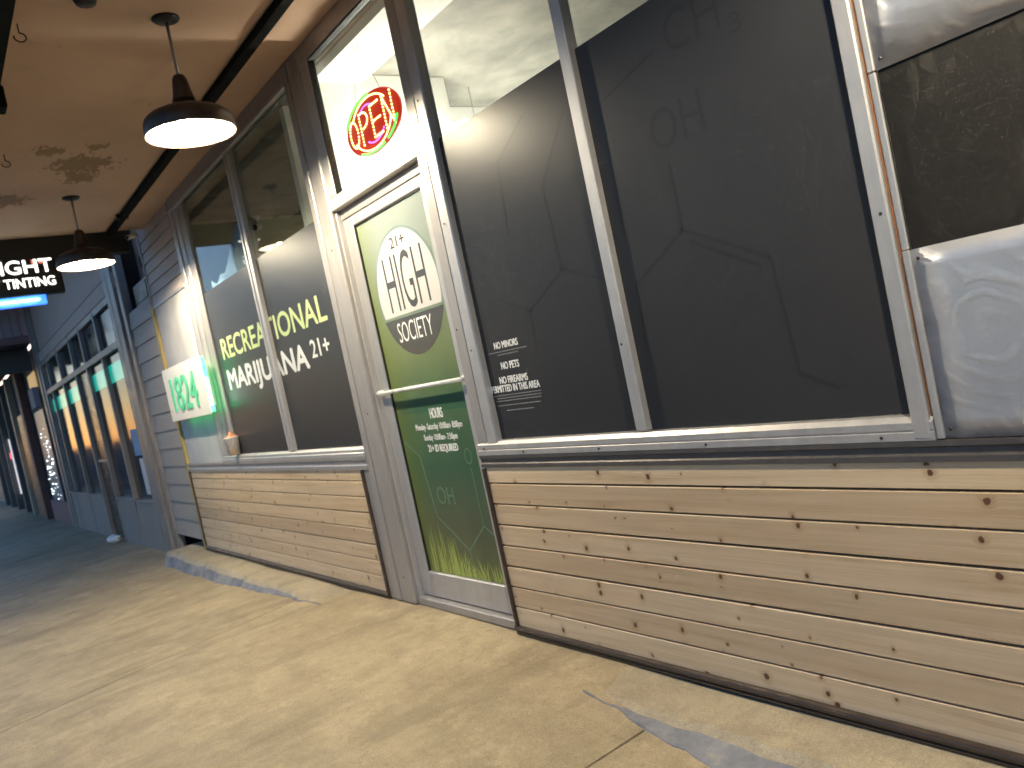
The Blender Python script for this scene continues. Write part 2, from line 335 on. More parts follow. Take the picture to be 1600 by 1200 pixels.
# ------------------------------------------------------------------ builders
def tagit(o, label=None, cat=None, group=None, kind=None):
    if label: o['label'] = label
    if cat: o['category'] = cat
    if group: o['group'] = group
    if kind: o['kind'] = kind
    return o
def wloc(o):
    v = Vector((0, 0, 0))
    while o is not None: v += o.location; o = o.parent
    return v
def thing(name, loc, label=None, cat=None, group=None, kind=None):
    o = bpy.data.objects.new(name, None); o.location = loc; o.empty_display_size = .1; col.objects.link(o)
    return tagit(o, label, cat, group, kind)
def link(name, me, mat, parent=None, origin=None, smooth=False):
    """mesh given in world coordinates; origin = where its own origin goes"""
    org = Vector(origin) if origin is not None else (wloc(parent) if parent else Vector((0, 0, 0)))
    me.transform(Matrix.Translation(-org))
    o = bpy.data.objects.new(name, me); col.objects.link(o)
    o.parent = parent; o.location = org - (wloc(parent) if parent else Vector((0, 0, 0)))
    if mat:
        for mm in (mat if isinstance(mat, (list, tuple)) else [mat]): me.materials.append(MATS[mm])
    if smooth:
        for p in me.polygons: p.use_smooth = True
    return o
def bm_box(bm, x0, x1, y0, y1, z0, z1, bevel=0.0, seg=1):
    r = bmesh.ops.create_cube(bm, size=1)
    for v in r['verts']:
        v.co = Vector((x0 + (v.co.x+.5)*(x1-x0), y0 + (v.co.y+.5)*(y1-y0), z0 + (v.co.z+.5)*(z1-z0)))
    if bevel:
        es = list({e for v in r['verts'] for e in v.link_edges})
        bmesh.ops.bevel(bm, geom=es, offset=min(bevel, .45*min(x1-x0, y1-y0, z1-z0)), segments=seg, affect='EDGES', profile=.5)
def fin(bm, name):
    me = bpy.data.meshes.new(name); bm.normal_update(); bm.to_mesh(me); bm.free(); return me
def box(name, x0, x1, y0, y1, z0, z1, mat, parent=None, bevel=.002, origin=None):
    bm = bmesh.new(); bm_box(bm, x0, x1, y0, y1, z0, z1, bevel); return link(name, fin(bm, name), mat, parent, origin)
def prism_x(name, prof, x0, x1, mat, parent=None, origin=None):
    """profile of (y, z) points swept along X"""
    bm = bmesh.new(); a = [bm.verts.new((x0, y, z)) for y, z in prof]; b = [bm.verts.new((x1, y, z)) for y, z in prof]
    n = len(prof)
    for i in range(n): bm.faces.new((a[i], a[(i+1) % n], b[(i+1) % n], b[i]))
    bm.faces.new(a[::-1]); bm.faces.new(b); bmesh.ops.recalc_face_normals(bm, faces=bm.faces[:])
    return link(name, fin(bm, name), mat, parent, origin)
def prism_z(name, prof, z0, z1, mat, parent=None, origin=None):
    bm = bmesh.new(); a = [bm.verts.new((x, y, z0)) for x, y in prof]; b = [bm.verts.new((x, y, z1)) for x, y in prof]
    n = len(prof)
    for i in range(n): bm.faces.new((a[i], a[(i+1) % n], b[(i+1) % n], b[i]))
    bm.faces.new(a[::-1]); bm.faces.new(b); bmesh.ops.recalc_face_normals(bm, faces=bm.faces[:])
    return link(name, fin(bm, name), mat, parent, origin)
def lathe(name, prof, c, mat, parent=None, seg=48, closed=False):
    bm = bmesh.new(); rings = []
    for r, z in prof:
        if r < 1e-5: rings.append([bm.verts.new((c[0], c[1], c[2]+z))])
        else: rings.append([bm.verts.new((c[0]+r*math.cos(2*math.pi*i/seg), c[1]+r*math.sin(2*math.pi*i/seg), c[2]+z)) for i in range(seg)])
    for A, B in zip(rings, rings[1:]):
        for i in range(seg):
            j = (i+1) % seg
            if len(A) == 1 and len(B) > 1: bm.faces.new((A[0], B[j], B[i]))
            elif len(B) == 1 and len(A) > 1: bm.faces.new((A[i], A[j], B[0]))
            elif len(A) > 1: bm.faces.new((A[i], A[j], B[j], B[i]))
    return link(name, fin(bm, name), mat, parent, smooth=True)
def tube(name, pts, r, mat, parent=None, seg=10, origin=None):
    bm = bmesh.new(); pts = [Vector(p) for p in pts]; rings = []
    for i, p in enumerate(pts):
        d = (pts[min(i+1, len(pts)-1)] - pts[max(i-1, 0)]).normalized()
        u = d.orthogonal().normalized() if i == 0 else (u - d*u.dot(d)).normalized()
        v = d.cross(u); rings.append([bm.verts.new(p + r*(math.cos(2*math.pi*k/seg)*u + math.sin(2*math.pi*k/seg)*v)) for k in range(seg)])
    for A, B in zip(rings, rings[1:]):
        for i in range(seg): bm.faces.new((A[i], A[(i+1) % seg], B[(i+1) % seg], B[i]))
    bm.faces.new(rings[0][::-1]); bm.faces.new(rings[-1])
    return link(name, fin(bm, name), mat, parent, origin, smooth=True)
def text_mesh(body, off=0.0, space=1.0):
    cu_ = bpy.data.curves.new('t', 'FONT'); cu_.body = body; cu_.offset = off; cu_.space_character = space; cu_.resolution_u = 4
    o = bpy.data.objects.new('t', cu_); col.objects.link(o)
    dg = bpy.context.evaluated_depsgraph_get(); me = bpy.data.meshes.new_from_object(o.evaluated_get(dg))
    bpy.data.objects.remove(o); bpy.data.curves.remove(cu_); me.materials.clear(); return me
def text(body, u0, u1, z0, z1, plane, mat, parent, bold=0.0, name='lettering', axis='x', space=1.0, thick=.0012):
    """letters fitted to a box; axis 'x': on a plane y=plane seen from -Y; axis 'y': on a plane x=plane seen from +X"""
    me = text_mesh(body, min(bold, 0.0), space)
    xs = [v.co.x for v in me.vertices]; ys = [v.co.y for v in me.vertices]
    ax, bx, ay, by = min(xs), max(xs), min(ys), max(ys)
    bm = bmesh.new(); bm.from_mesh(me); bpy.data.meshes.remove(me)
    bmesh.ops.remove_doubles(bm, verts=bm.verts, dist=1e-5)
    for f in bm.faces: f.smooth = False
    r = bmesh.ops.extrude_face_region(bm, geom=bm.faces[:]); ev = {e for e in r['geom'] if isinstance(e, bmesh.types.BMVert)}
    for v in bm.verts:
        u = u0 + (v.co.x-ax)/(bx-ax)*(u1-u0); z = z0 + (v.co.y-ay)/(by-ay)*(z1-z0); t = thick if v in ev else 0
        v.co = (u, plane - t, z) if axis == 'x' else (plane + t, u, z)
    bmesh.ops.recalc_face_normals(bm, faces=bm.faces[:])
    if bold > 0:      # heavier strokes: the same letters again, shifted by a hair
        src = bm.copy(); k = bold*(z1-z0); tmp = bpy.data.meshes.new('b')
        for n_, (du, dz) in enumerate(((k, 0), (-k, 0), (0, k*.8), (0, -k*.8))):
            b2 = src.copy(); e = .00006*(n_+1)
            for v in b2.verts: v.co += Vector((du, -e, dz)) if axis == 'x' else Vector((e, du, dz))
            b2.to_mesh(tmp); b2.free(); bm.from_mesh(tmp)
        bpy.data.meshes.remove(tmp); src.free()
    return link(name, fin(bm, name), mat, parent)
def strips(name, segs, wd, y, mat, parent, thick=.0008):
    """printed line segments on the plane y"""
    bm = bmesh.new()
    for (x0, z0, x1, z1) in segs:
        d = Vector((x1-x0, 0, z1-z0)); n = Vector((-d.z, 0, d.x)).normalized()*wd/2
        a, b = Vector((x0, y, z0)), Vector((x1, y, z1)); t = Vector((0, thick, 0))
        q = [bm.verts.new(p) for p in (a-n-t, b-n-t, b+n-t, a+n-t, a-n, b-n, b+n, a+n)]
        for f in ((0, 1, 2, 3), (4, 7, 6, 5), (0, 4, 5, 1), (1, 5, 6, 2), (2, 6, 7, 3), (3, 7, 4, 0)): bm.faces.new([q[i] for i in f])
    bmesh.ops.recalc_face_normals(bm, faces=bm.faces[:])
    return link(name, fin(bm, name), mat, parent)
def disc(name, cx, cz, r, y, mat, parent, a0=0, a1=2*math.pi, r_in=0.0, seg=64, thick=.001, scale=(1, 1)):
    bm = bmesh.new(); ps = [a0 + (a1-a0)*i/seg for i in range(seg + (0 if a1-a0 > 6.28 else 1))]
    out = [bm.verts.new((cx+scale[0]*r*math.cos(t), y, cz+scale[1]*r*math.sin(t))) for t in ps]
    if r_in:
        inn = [bm.verts.new((cx+scale[0]*r_in*math.cos(t), y, cz+scale[1]*r_in*math.sin(t))) for t in ps]
        for i in range(len(ps)): bm.faces.new((out[i], out[(i+1) % len(ps)], inn[(i+1) % len(ps)], inn[i]))
    else: bm.faces.new(out)
    r_ = bmesh.ops.extrude_face_region(bm, geom=bm.faces[:])
    for e in r_['geom']:
        if isinstance(e, bmesh.types.BMVert): e.co.y -= thick
    bmesh.ops.recalc_face_normals(bm, faces=bm.faces[:])
    return link(name, fin(bm, name), mat, parent)
SCREW = None
def screws(parent, pts, y, r=.006):
    global SCREW
    for (x, z) in pts:
        if SCREW is None:
            bm = bmesh.new(); bmesh.ops.create_uvsphere(bm, u_segments=10, v_segments=6, radius=.006)
            for v in bm.verts: v.co.y *= .5
            SCREW = fin(bm, 'screw'); SCREW.materials.append(MATS['screw'])
        o = bpy.data.objects.new('screw', SCREW); col.objects.link(o); o.parent = parent; o.location = Vector((x, y, z)) - wloc(parent)

# ------------------------------------------------------------------ setting: street, walkway, ledges, soffit
def zw(x):
    pts = [(-60, -.75), (-40, -.60), (-22, -.50), (-12, -.37), (-8.6, -.30), (-6.0, -.176), (-2.95, -.176), (-1.2, -.375), (4, -.56)]
    for (a, za), (b, zb) in zip(pts, pts[1:]):
        if x <= b: t = max(0, (x-a)/(b-a)); return za + (zb-za)*t
    return pts[-1][1]
tagit(box('street', -400, 400, -400, -3.6, -1.4, -.9, 'asphalt', bevel=0), kind='structure')
walk = thing('walkway', (0, 0, 0), kind='structure')
def slab(x0, x1, s0, s1, ya, yb, n=26, mrow=12):
    """one concrete bay; s0, s1 = skew of its two joints"""
    bm = bmesh.new(); g = .006; rows = []
    ny = mrow
    for j in range(ny+1):
        y = ya + (yb-ya)*j/ny; row = []
        for i in range(n+1):
            t = i/n; xa = x0 + s0*(y+.4) + g; xb = x1 + s1*(y+.4) - g; x = xa + (xb-xa)*t
            z = zw(x) + .004*math.sin(x*2.1+y*1.3)*math.cos(y*2.7) - .012*max(0, -y-.4)
            if i in (0, n) or j in (0, ny): z -= .004
            row.append(bm.verts.new((x, y, z)))
        rows.append(row)
    for A, B in zip(rows, rows[1:]):
        for i in range(n): bm.faces.new((A[i], A[i+1], B[i+1], B[i]))
    # skirt
    edge = [rows[0][i] for i in range(n+1)] + [rows[j][n] for j in range(1, ny+1)] + [rows[ny][i] for i in range(n-1, -1, -1)] + [rows[j][0] for j in range(ny-1, 0, -1)]
    low = [bm.verts.new((v.co.x, v.co.y, v.co.z-.12)) for v in edge]
    for i in range(len(edge)): k = (i+1) % len(edge); bm.faces.new((edge[i], edge[k], low[k], low[i]))
    bmesh.ops.recalc_face_normals(bm, faces=bm.faces[:])
    me = fin(bm, 'slab')
    return link('slab', me, 'concrete', walk, smooth=False)
JX = [(-60, 0), (-44, 0), (-33, 0), (-26, 0), (-21.8, -.1), (-17.6, -.2), (-13.9, -.25), (-10.45, -.3), (-6.62, -.28), (-2.56, .0), (1.2, 0), (4.5, 0)]
for (a, sa), (b, sb) in zip(JX, JX[1:]): slab(a, b, sa, sb, -3.3, .5)
bm = bmesh.new(); bm_box(bm, -60, 5, -3.3, .5, -1.3, -.85); link('slab_bed', fin(bm, 'slab_bed'), 'backing', walk)
bm = bmesh.new(); bm_box(bm, -60, 5, -3.5, -3.306, -1.3, -.42, .02); tagit(link('kerb', fin(bm, 'kerb'), 'ledge_concrete', walk))
def ledge(xa, xb, ztop, ytop, slope, n=90):
    bm = bmesh.new(); rows = []
    for i in range(n+1):
        x = xa + (xb-xa)*i/n
        jig = .010*math.sin(x*5.1) + .007*math.sin(x*13.7+1) + .006*math.sin(x*29) + random.uniform(-.003, .003)
        zt = ztop + .006*math.sin(x*3.3); zg = zw(x)-.10
        h = max(0.0, zt - zw(x)); yb = ytop + jig + random.uniform(-.004, .004) - (.012 + slope*min(h, .13))
        prof = [(.25, zt), (-.12, zt-.002), (ytop+jig+.035, zt-.004), (ytop+jig, zt-.014-.2*h), (yb, zw(x)+.006), (yb-.06, zg)]
        rows.append([bm.verts.new((x, y, z)) for y, z in prof])
    for A, B in zip(rows, rows[1:]):
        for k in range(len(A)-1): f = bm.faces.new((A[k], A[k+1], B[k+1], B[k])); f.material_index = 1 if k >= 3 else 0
    bmesh.ops.recalc_face_normals(bm, faces=bm.faces[:])
    o = link('concrete_ledge', fin(bm, 'concrete_ledge'), ['ledge_concrete', 'worn_shaded_blue_paint'], smooth=False); o['kind'] = 'structure'; return o
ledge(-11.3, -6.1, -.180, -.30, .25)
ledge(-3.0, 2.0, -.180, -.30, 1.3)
# soffit over the walk, dark end beam, street-side beam
tagit(box('soffit', -10.15, 4.5, -1.98, 0.02, 3.72, 4.0, 'soffit_paint', bevel=0), kind='structure')
o = box('end_beam', -10.28, -10.155, -2.4, -.16, 3.47, 3.86, 'sign_black', bevel=.006)
tagit(o, 'black cross beam at the end of the soffit behind the tinting sign', 'beam')
eb = thing('edge_beam', (-5, -1.83, 3.6), 'black beam with wire hooks along the street edge of the soffit', 'beam')
box('beam', -10.1, 4.4, -1.97, -1.725, 3.60, 3.716, 'conduit_black', eb, .006)
box('bracket', -5.95, -5.80, -1.75, -1.68, 3.56, 3.7, 'conduit_black', eb, .01)
for i, x in enumerate((-5.0, -7.25)):
    c = Vector((x, -1.66+.08*i, 3.66)); tube('hook', [(c.x, c.y, 3.72), (c.x, c.y, 3.67)] + [(c.x, c.y+.03*math.sin(t), 3.645+.025*math.cos(t)) for t in [i2*.5 for i2 in range(11)]], .004, 'black_metal', eb, 6)
cd_ = thing('conduit', (-6, -.35, 3.7), 'long black conduit strip running along the soffit beside the windows', 'conduit')
box('pipe', -10.1, 4.4, -.385, -.305, 3.665, 3.719, 'conduit_black', cd_, .008)
for x in (-9.4, -7.0, -6.85, -3.2, -.9): box('clip', x, x+.05, -.41, -.29, 3.668, 3.7195, 'black_metal', cd_, .004)
lb = thing('junction_plate', (-4.69, -1.36, 3.7), 'small black plate on the soffit near the front lamp', 'plate')
lathe('cover', [(0, -.03), (.05, -.028), (.062, 0)], (-4.66, -1.37, 3.719), 'black_metal', lb, 20)

# ------------------------------------------------------------------ pendant lamps
def make_lamp(x, y, zr, label):
    t = thing('pendant_lamp', (x, y, zr), label, 'lamp', 'barn pendant lamps along the soffit')
    outer = [(.255, 0), (.258, .006), (.252, .068), (.243, .092), (.215, .116), (.17, .135), (.12, .150), (.085, .160), (.068, .17), (.062, .20)]
    lathe('shade', outer + [(.058, .20), (.060, .168), (.075, .156), (.115, .145), (.165, .130), (.21, .111), (.237, .089), (.246, .067), (.250, .004), (.255, 0)], (x, y, zr), 'bronze_shade', t, 64)
    lathe('reflector', [(.248, .006), (.244, .066), (.234, .087), (.208, .108), (.163, .127), (.113, .142), (.06, .152), (0, .153)], (x, y, zr), 'enamel', t, 48)
    lathe('socket_cap', [(.0, .345), (.030, .343), (.040, .325), (.045, .30), (.052, .25), (.060, .215), (.066, .198)], (x, y, zr), 'bronze_shade', t, 32)
    tube('rod', [(x, y, zr+.34), (x, y, 3.70)], .009, 'dull_aluminium', t, 12)
    lathe('ceiling_plate', [(.0, -.028), (.03, -.027), (.066, -.018), (.078, -.006), (.078, 0)], (x, y, 3.7195), 'black_metal', t, 32)
    b = lathe('bulb', [(0, .025), (.03, .03), (.052, .047), (.06, .07), (.052, .095), (.03, .12), (.02, .145)], (x, y, zr), 'bulb', t, 20)
    return t
make_lamp(-4.82, -.92, 3.04, 'lit bronze barn pendant nearest, in front of the door')
make_lamp(-8.6, -.94, 3.06, 'lit bronze barn pendant farther off beside the tinting sign')
make_lamp(-.35, -.92, 3.04, 'lit bronze barn pendant out of view over the right window')

# ------------------------------------------------------------------ plank panels under the windows
def plank_mesh(L, h=.1125, d=.022):
    bm = bmesh.new(); c = .003
    prof = [(0, 0), (-d+c, 0), (-d, c), (-d, h-c), (-d+c, h), (0, h)]
    a = [bm.verts.new((0, y, z)) for y, z in prof]; b = [bm.verts.new((L, y, z)) for y, z in prof]
    for i in range(6): bm.faces.new((a[i], a[(i+1) % 6], b[(i+1) % 6], b[i]))
    bm.faces.new(a[::-1]); bm.faces.new(b); bmesh.ops.recalc_face_normals(bm, faces=bm.faces[:])
    me = fin(bm, 'plank'); me.materials.append(MATS['pine']); return me
ZL = [.831, .712, .591, .471, .349, .229, .107, -.012, -.131]
def panel(x0, x1, label, xtrim):
    t = thing('plank_panel', (x0, .02, -.17), label, 'wood panel')
    me = plank_mesh(x1-x0)
    for i in range(8):
        o = bpy.data.objects.new('plank', me); col.objects.link(o); o.parent = t
        o.location = Vector((x0 + random.uniform(-.002, .002), .022 + random.uniform(-.0015, .0015), ZL[i+1]+.0045)) - wloc(t)
    box('backing_board', x0-.02, x1+.02, .0225, .05, -.165, .84, 'backing', t, 0)
    # rounded brown metal trim: foot and edges
    prism_x('trim', [(.02, -.172), (-.012, -.172), (-.016, -.160), (-.010, -.156), (-.018, -.150), (-.024, -.136), (-.020, -.126), (-.008, -.122), (.02, -.122)], x0-.028, x1+.028, 'brown_trim', t)
    for xs, s in ((x0, -1), (x1, 1)):
        prism_z('trim', [(xs, .02), (xs, -.012), (xs+s*.006, -.018), (xs+s*.020, -.018), (xs+s*.028, -.008), (xs+s*.028, .02)], -.1215, .80, 'brown_trim', t)
    return t
panel(-10.42, -5.56, 'knotty pine plank panel under the lettered window left of the door', 0)
panel(-3.905, 1.6, 'large knotty pine plank panel under the black window right of the door', 0)

# ------------------------------------------------------------------ storefront windows
GY, FY = .040, .035     # glass plane, film front
HEAD = 3.60
def window(x0, x1, mulls, label, loc, left_w, right_w, mw):
    t = thing('storefront_window', loc, label, 'window')
    return t
# ---- left window
wl = thing('storefront_window', (-7, .02, .8), 'wide storefront window with black film reading RECREATIONAL MARIJUANA 21+', 'window')
box('frame_post', -8.93, -8.80, -.004, .06, .96, HEAD, 'aluminium', wl, .004)
box('frame_post', -8.795, -8.66, .010, .07, .96, HEAD, 'aluminium', wl, .006)
box('frame_post', -8.655, -8.47, .018, .07, .96, HEAD, 'dull_aluminium', wl, .006)
box('frame_head', -8.93, -5.43, -.002, .07, HEAD+.002, 3.718, 'dull_aluminium', wl, .004)
box('frame_head_lip', -8.93, -5.43, -.012, .02, HEAD-.025, HEAD, 'aluminium', wl, .003)
for (a, b) in ((-6.945, -6.905), (-6.90, -6.83)):
    box('mullion', a, b, -.006 if b < -6.9 else .002, .05, .972, HEAD-.026, 'aluminium', wl, .004)
prism_x('sill', [(.07, .90), (-.014, .90), (-.014, .925), (-.008, .932), (-.008, .952), (.012, .968), (.07, .972)], -8.93, -5.43, 'aluminium', wl)
prism_x('sill_channel', [(.05, .801), (-.010, .801), (-.010, .83), (-.004, .84), (-.004, .870), (-.014, .876), (-.014, .899), (.05, .899)], -10.45, -5.43, 'dull_aluminium', wl)
for a, b in ((-8.47, -6.946), (-6.829, -5.432)):
    p = box('pane', a, b, GY, GY+.006, .96, HEAD, 'glass', wl, 0)
    box('film', a, b, FY, GY-.0005, .962, 2.632, 'black_film', p, 0)
box('gasket', -8.945, -8.931, -.002, .06, .90, 3.70, 'gasket', wl, 0)
text('RECRE\u0041TIONAL', -8.27, -5.65, 1.93, 2.13, FY-.0004, 'lime_vinyl', wl, .028)
text('MARIJUANA', -8.27, -6.17, 1.565, 1.815, FY-.0004, 'white_vinyl', wl, .045)
text('21+', -6.075, -5.72, 1.69, 1.825, FY-.0004, 'white_vinyl', wl, .03)
screws(wl, [(-8.73, 1.3), (-8.73, 2.2), (-8.73, 3.0), (-8.86, 1.7), (-7.6, .915), (-6.3, .915)], .008)
# ---- right window
wr = thing('storefront_window', (-2.6, .02, .8), 'large storefront window covered in black film right of the door', 'window')
box('frame_post', -3.93, -3.835, -.002, .07, .93, 3.718, 'dull_aluminium', wr, .004)
box('frame_post', -3.833, -3.735, -.004, .07, .93, 3.718, 'aluminium', wr, .008)
box('mullion', -2.64, -2.575, -.002, .06, .962, 3.6, 'aluminium', wr, .004)
box('frame_post', -1.392, -1.336, -.012, .07, .88, 3.718, 'aluminium', wr, .005)
box('frame_post', -1.336, -1.3335, -.004, .07, .88, 3.718, 'dull_aluminium', wr, 0)
box('frame_head', -3.735, -1.392, -.002, .07, 3.602, 3.718, 'dull_aluminium', wr, .004)
prism_x('sill', [(.07, .876), (-.010, .876), (-.010, .902), (-.005, .906), (-.009, .912), (-.009, .934), (.006, .952), (.07, .957)], -3.93, -1.325, 'aluminium', wr)
prism_x('sill_channel', [(.05, .806), (-.010, .806), (-.010, .826), (-.003, .832), (-.003, .852), (-.012, .858), (-.012, .8745), (.05, .8745)], -3.935, 1.65, 'dark_channel', wr)
for a, b in ((-3.735, -2.64), (-2.576, -1.392)):
    p = box('pane', a, b, GY, GY+.006, .955, 3.60, 'glass', wr, 0)
    box('film', a, b, FY, GY-.0005, .957, 2.632, 'black_film', p, 0)
T = FY-.0004
text('NO MINORS', -3.625, -3.41, 1.447, 1.483, T, 'white_vinyl', wr, .035)
text('NO PETS', -3.598, -3.437, 1.334, 1.372, T, 'white_vinyl', wr, .035)
text('NO FIREARMS', -3.64, -3.387, 1.258, 1.295, T, 'white_vinyl', wr, .035)
text('PERMITTED IN THIS AREA', -3.735, -3.30, 1.213, 1.250, T, 'white_vinyl', wr, .035)
def fine(rows, name='fine_print'):
    segs = []
    for (x0, x1, z) in rows:
        x = x0
        while x < x1 - .004:
            l = random.uniform(.010, .034); e = min(x+l, x1); segs.append((x, z, e, z)); x = e + .0035
    strips(name, segs, .0052, T, 'fine_print', wr)
fine([(-3.69, -3.343, 1.429), (-3.61, -3.42, 1.413), (-3.727, -3.298, 1.195), (-3.70, -3.30, 1.180), (-3.712, -3.307, 1.165), (-3.708, -3.32, 1.140), (-3.632, -3.39, 1.111)])
text('CH', -2.09, -1.83, 2.40, 2.555, T, 'film_print', wr, -.004, thick=.0002); text('3', -1.80, -1.745, 2.355, 2.425, T, 'film_print', wr, -.004, thick=.0002)
text('OH', -2.25, -1.98, 2.075, 2.235, T, 'film_print', wr, -.004, thick=.0002)
hexs = [(-2.19, 2.01, -2.19, 1.75), (-2.19, 1.75, -1.815, 1.56), (-2.16, 1.695, -1.86, 1.535), (-1.815, 1.56, -1.79, 1.13), (-1.79, 1.13, -1.64, 1.06), (-2.19, 1.75, -2.50, 1.585), (-2.50, 1.585, -2.51, 1.30),
        (-2.47, 2.37, -2.15, 2.45), (-2.49, 2.37, -2.51, 1.80), (-2.66, 1.64, -2.95, 1.75), (-2.95, 1.75, -2.97, 2.15), (-2.97, 2.15, -2.72, 2.42), (-2.95, 1.75, -3.25, 1.60), (-3.25, 1.60, -3.27, 1.38), (-3.30, 2.0, -3.27, 2.35), (-3.27, 2.35, -3.0, 2.5), (-3.25, 1.60, -3.5, 1.70)]
strips('molecule_print', hexs, .014, T, 'film_print', wr, .0002)
screws(wr, [(-3.785, 1.47), (-3.785, 2.18), (-3.785, 2.86), (-3.87, .915), (-3.5, .89), (-2.9, .89), (-2.25, .89), (-1.5, .89), (-1.36, 1.6), (-1.36, 2.3), (-2.61, 1.35), (-3.885, 1.6)], -.012)
# ---- rust coloured gap, sheet metal and the black board at the corner
rs = box('sealant_strip', -1.3333, -1.3235, .004, .06, .88, 3.70, 'rust_gap', bevel=.002); tagit(rs, 'thin rust orange sealant strip between window post and sheet metal', 'sealant')
def sheet(x0, x1, z0, z1, label, lipz=None):
    t = thing('sheet_metal', (x0, 0, z0), label, 'sheet metal')
    bm = bmesh.new(); n = 24; m2 = 10; rows = []
    for j in range(m2+1):
        rows.append([bm.verts.new((x0+.024+(x1-x0-.024)*i/n, .004+.0025*math.sin(i*.55+j*.9)*math.sin(j*.7), z0+(z1-z0)*j/m2)) for i in range(n+1)])
    for A, B in zip(rows, rows[1:]):
        for i in range(n): bm.faces.new((A[i], A[i+1], B[i+1], B[i]))
    r = bmesh.ops.extrude_face_region(bm, geom=bm.faces[:])
    for e in r['geom']:
        if isinstance(e, bmesh.types.BMVert): e.co.y += .0015
    bmesh.ops.recalc_face_normals(bm, faces=bm.faces[:])
    link('sheet', fin(bm, 'sheet'), 'galvanised', t, smooth=True)
    box('folded_edge', x0, x0+.0235, -.006, .008, z0, z1, 'aluminium', t, .003)
    screws(t, [(x0+.045, z0+.03), (x0+.045, z1-.03), (x0+.5, z0+.03), (x0+.5, z1-.03)], -.002)
sheet(-1.322, 1.6, .878, 1.470, 'scuffed galvanised sheet below the black board at the right edge')
sheet(-1.322, 1.6, 2.022, 3.70, 'scuffed galvanised sheet above the black board at the right edge')
ob = thing('black_board', (-1.3, .01, 1.47), 'rough black painted strand board between two galvanised sheets', 'board')
box('board', -1.2975, 1.6, .010, .022, 1.460, 2.035, 'black_osb', ob, .001)
box('edge_strip', -1.322, -1.299, -.004, .008, 1.472, 2.020, 'aluminium', ob, .003)
wb = box('blank_wall', -1.29, 1.7, .024, .16, .85, 3.70, 'backing', bevel=0); tagit(wb, 'dark wall behind the galvanised sheets at the right', 'wall')

# ------------------------------------------------------------------ door, its frame and transom
df_ = thing('door_frame', (-4.5, .05, -.1), 'aluminium door frame with glazed transom over the green door', 'door frame')
box('post', -5.53, -5.437, .000, .09, -.165, .80, 'dull_aluminium', df_, .004)
box('post', -5.43, -5.352, -.010, .09, -.165, 3.718, 'dull_aluminium', df_, .006)
box('post', -5.349, -5.15, -.004, .09, -.168, 3.718, 'dull_aluminium', df_, .010)
box('jamb', -5.149, -5.135, .030, .13, -.165, 2.60, 'aluminium', df_, .003)
box('header', -5.149, -3.931, .000, .12, 2.60, 2.685, 'aluminium', df_, .004)
box('header_stop', -5.134, -3.945, .06, .125, 2.535, 2.598, 'dull_aluminium', df_, .003)
box('transom_frame', -5.149, -5.02, .002, .06, 2.687, 3.60, 'aluminium', df_, .004)
box('transom_frame', -5.149, -3.931, .000, .06, 3.602, 3.718, 'dull_aluminium', df_, .004)
box('transom_gasket', -5.019, -5.008, .004, .05, 2.687, 3.60, 'gasket', df_, 0)
box('transom_gasket', -5.008, -3.932, .004, .05, 3.588, 3.60, 'gasket', df_, 0)
box('transom_pane', -5.007, -3.932, .03, .036, 2.687, 3.587, 'glass', df_, 0)
box('threshold', -5.149, -3.92, .02, .16, -.172, -.115, 'dull_aluminium', df_, .006)
box('post', -3.931, -3.90, .024, .14, -.165, .93, 'dull_aluminium', df_, .003)
screws(df_, [(-5.25, 2.36), (-5.25, 1.2), (-5.25, .02), (-5.39, .9)], -.006)
DY = .085
dr = thing('entrance_door', (-4.53, DY, -.10), 'glass entrance door with green printed film and round club logo', 'door')
box('stile', -5.132, -5.0, DY-.02, DY+.025, -.11, 2.53, 'aluminium', dr, .004)
box('stile', -4.075, -3.94, DY-.02, DY+.025, -.11, 2.53, 'aluminium', dr, .004)
box('rail', -4.999, -4.076, DY-.02, DY+.025, 2.465, 2.53, 'aluminium', dr, .004)
box('rail', -4.999, -4.076, DY-.02, DY+.025, -.11, .066, 'aluminium', dr, .006)
box('gasket', -4.9995, -4.992, DY-.012, DY+.02, .067, 2.464, 'gasket', dr, 0)
box('gasket', -4.991, -4.077, DY-.012, DY+.02, 2.457, 2.464, 'gasket', dr, 0)
fd = box('film_pane', -4.991, -4.077, DY, DY+.006, .067, 2.456, 'door_film', dr, 0, origin=(-4.991, DY, -.06))
LX, LZ, LR = -4.495, 1.928, .405
sa = math.asin((1.778-LZ)/LR)
D1 = DY-.0006
disc('logo_ring', LX, LZ, LR, D1, 'logo_ring', dr, sa, math.pi-sa, LR-.018, thick=.0006)
disc('logo_field', LX, LZ, LR-.0185, D1, 'logo_white', dr, sa+.02, math.pi-sa-.02, thick=.0006)
disc('logo_foot', LX, LZ, LR, D1, 'logo_grey', dr, math.pi-sa+.012, 2*math.pi+sa-.012, thick=.0006)
D2 = D1-.0012
text('21+', -4.595, -4.405, 2.21, 2.28, D2, 'logo_grey', dr, .012, thick=.0005)
text('HIGH', -4.748, -4.235, 1.815, 2.178, D2, 'logo_grey', dr, -.004, thick=.0005)
text('SOCIETY', -4.725, -4.285, 1.62, 1.748, D2, 'white_vinyl', dr, -.006, thick=.0005)
text('HOURS', -4.55, -4.395, 1.108, 1.172, D1, 'white_vinyl', dr, .025)
text('Monday- Saturday 10:00am- 8:00pm', -4.77, -4.193, 1.025, 1.078, D1, 'white_vinyl', dr, .008)
text('Sunday 10:00am- 7:50pm', -4.688, -4.278, .955, 1.006, D1, 'white_vinyl', dr, .008)
text('21+ ID REQUIRED', -4.662, -4.298, .884, .938, D1, 'white_vinyl', dr, .025)
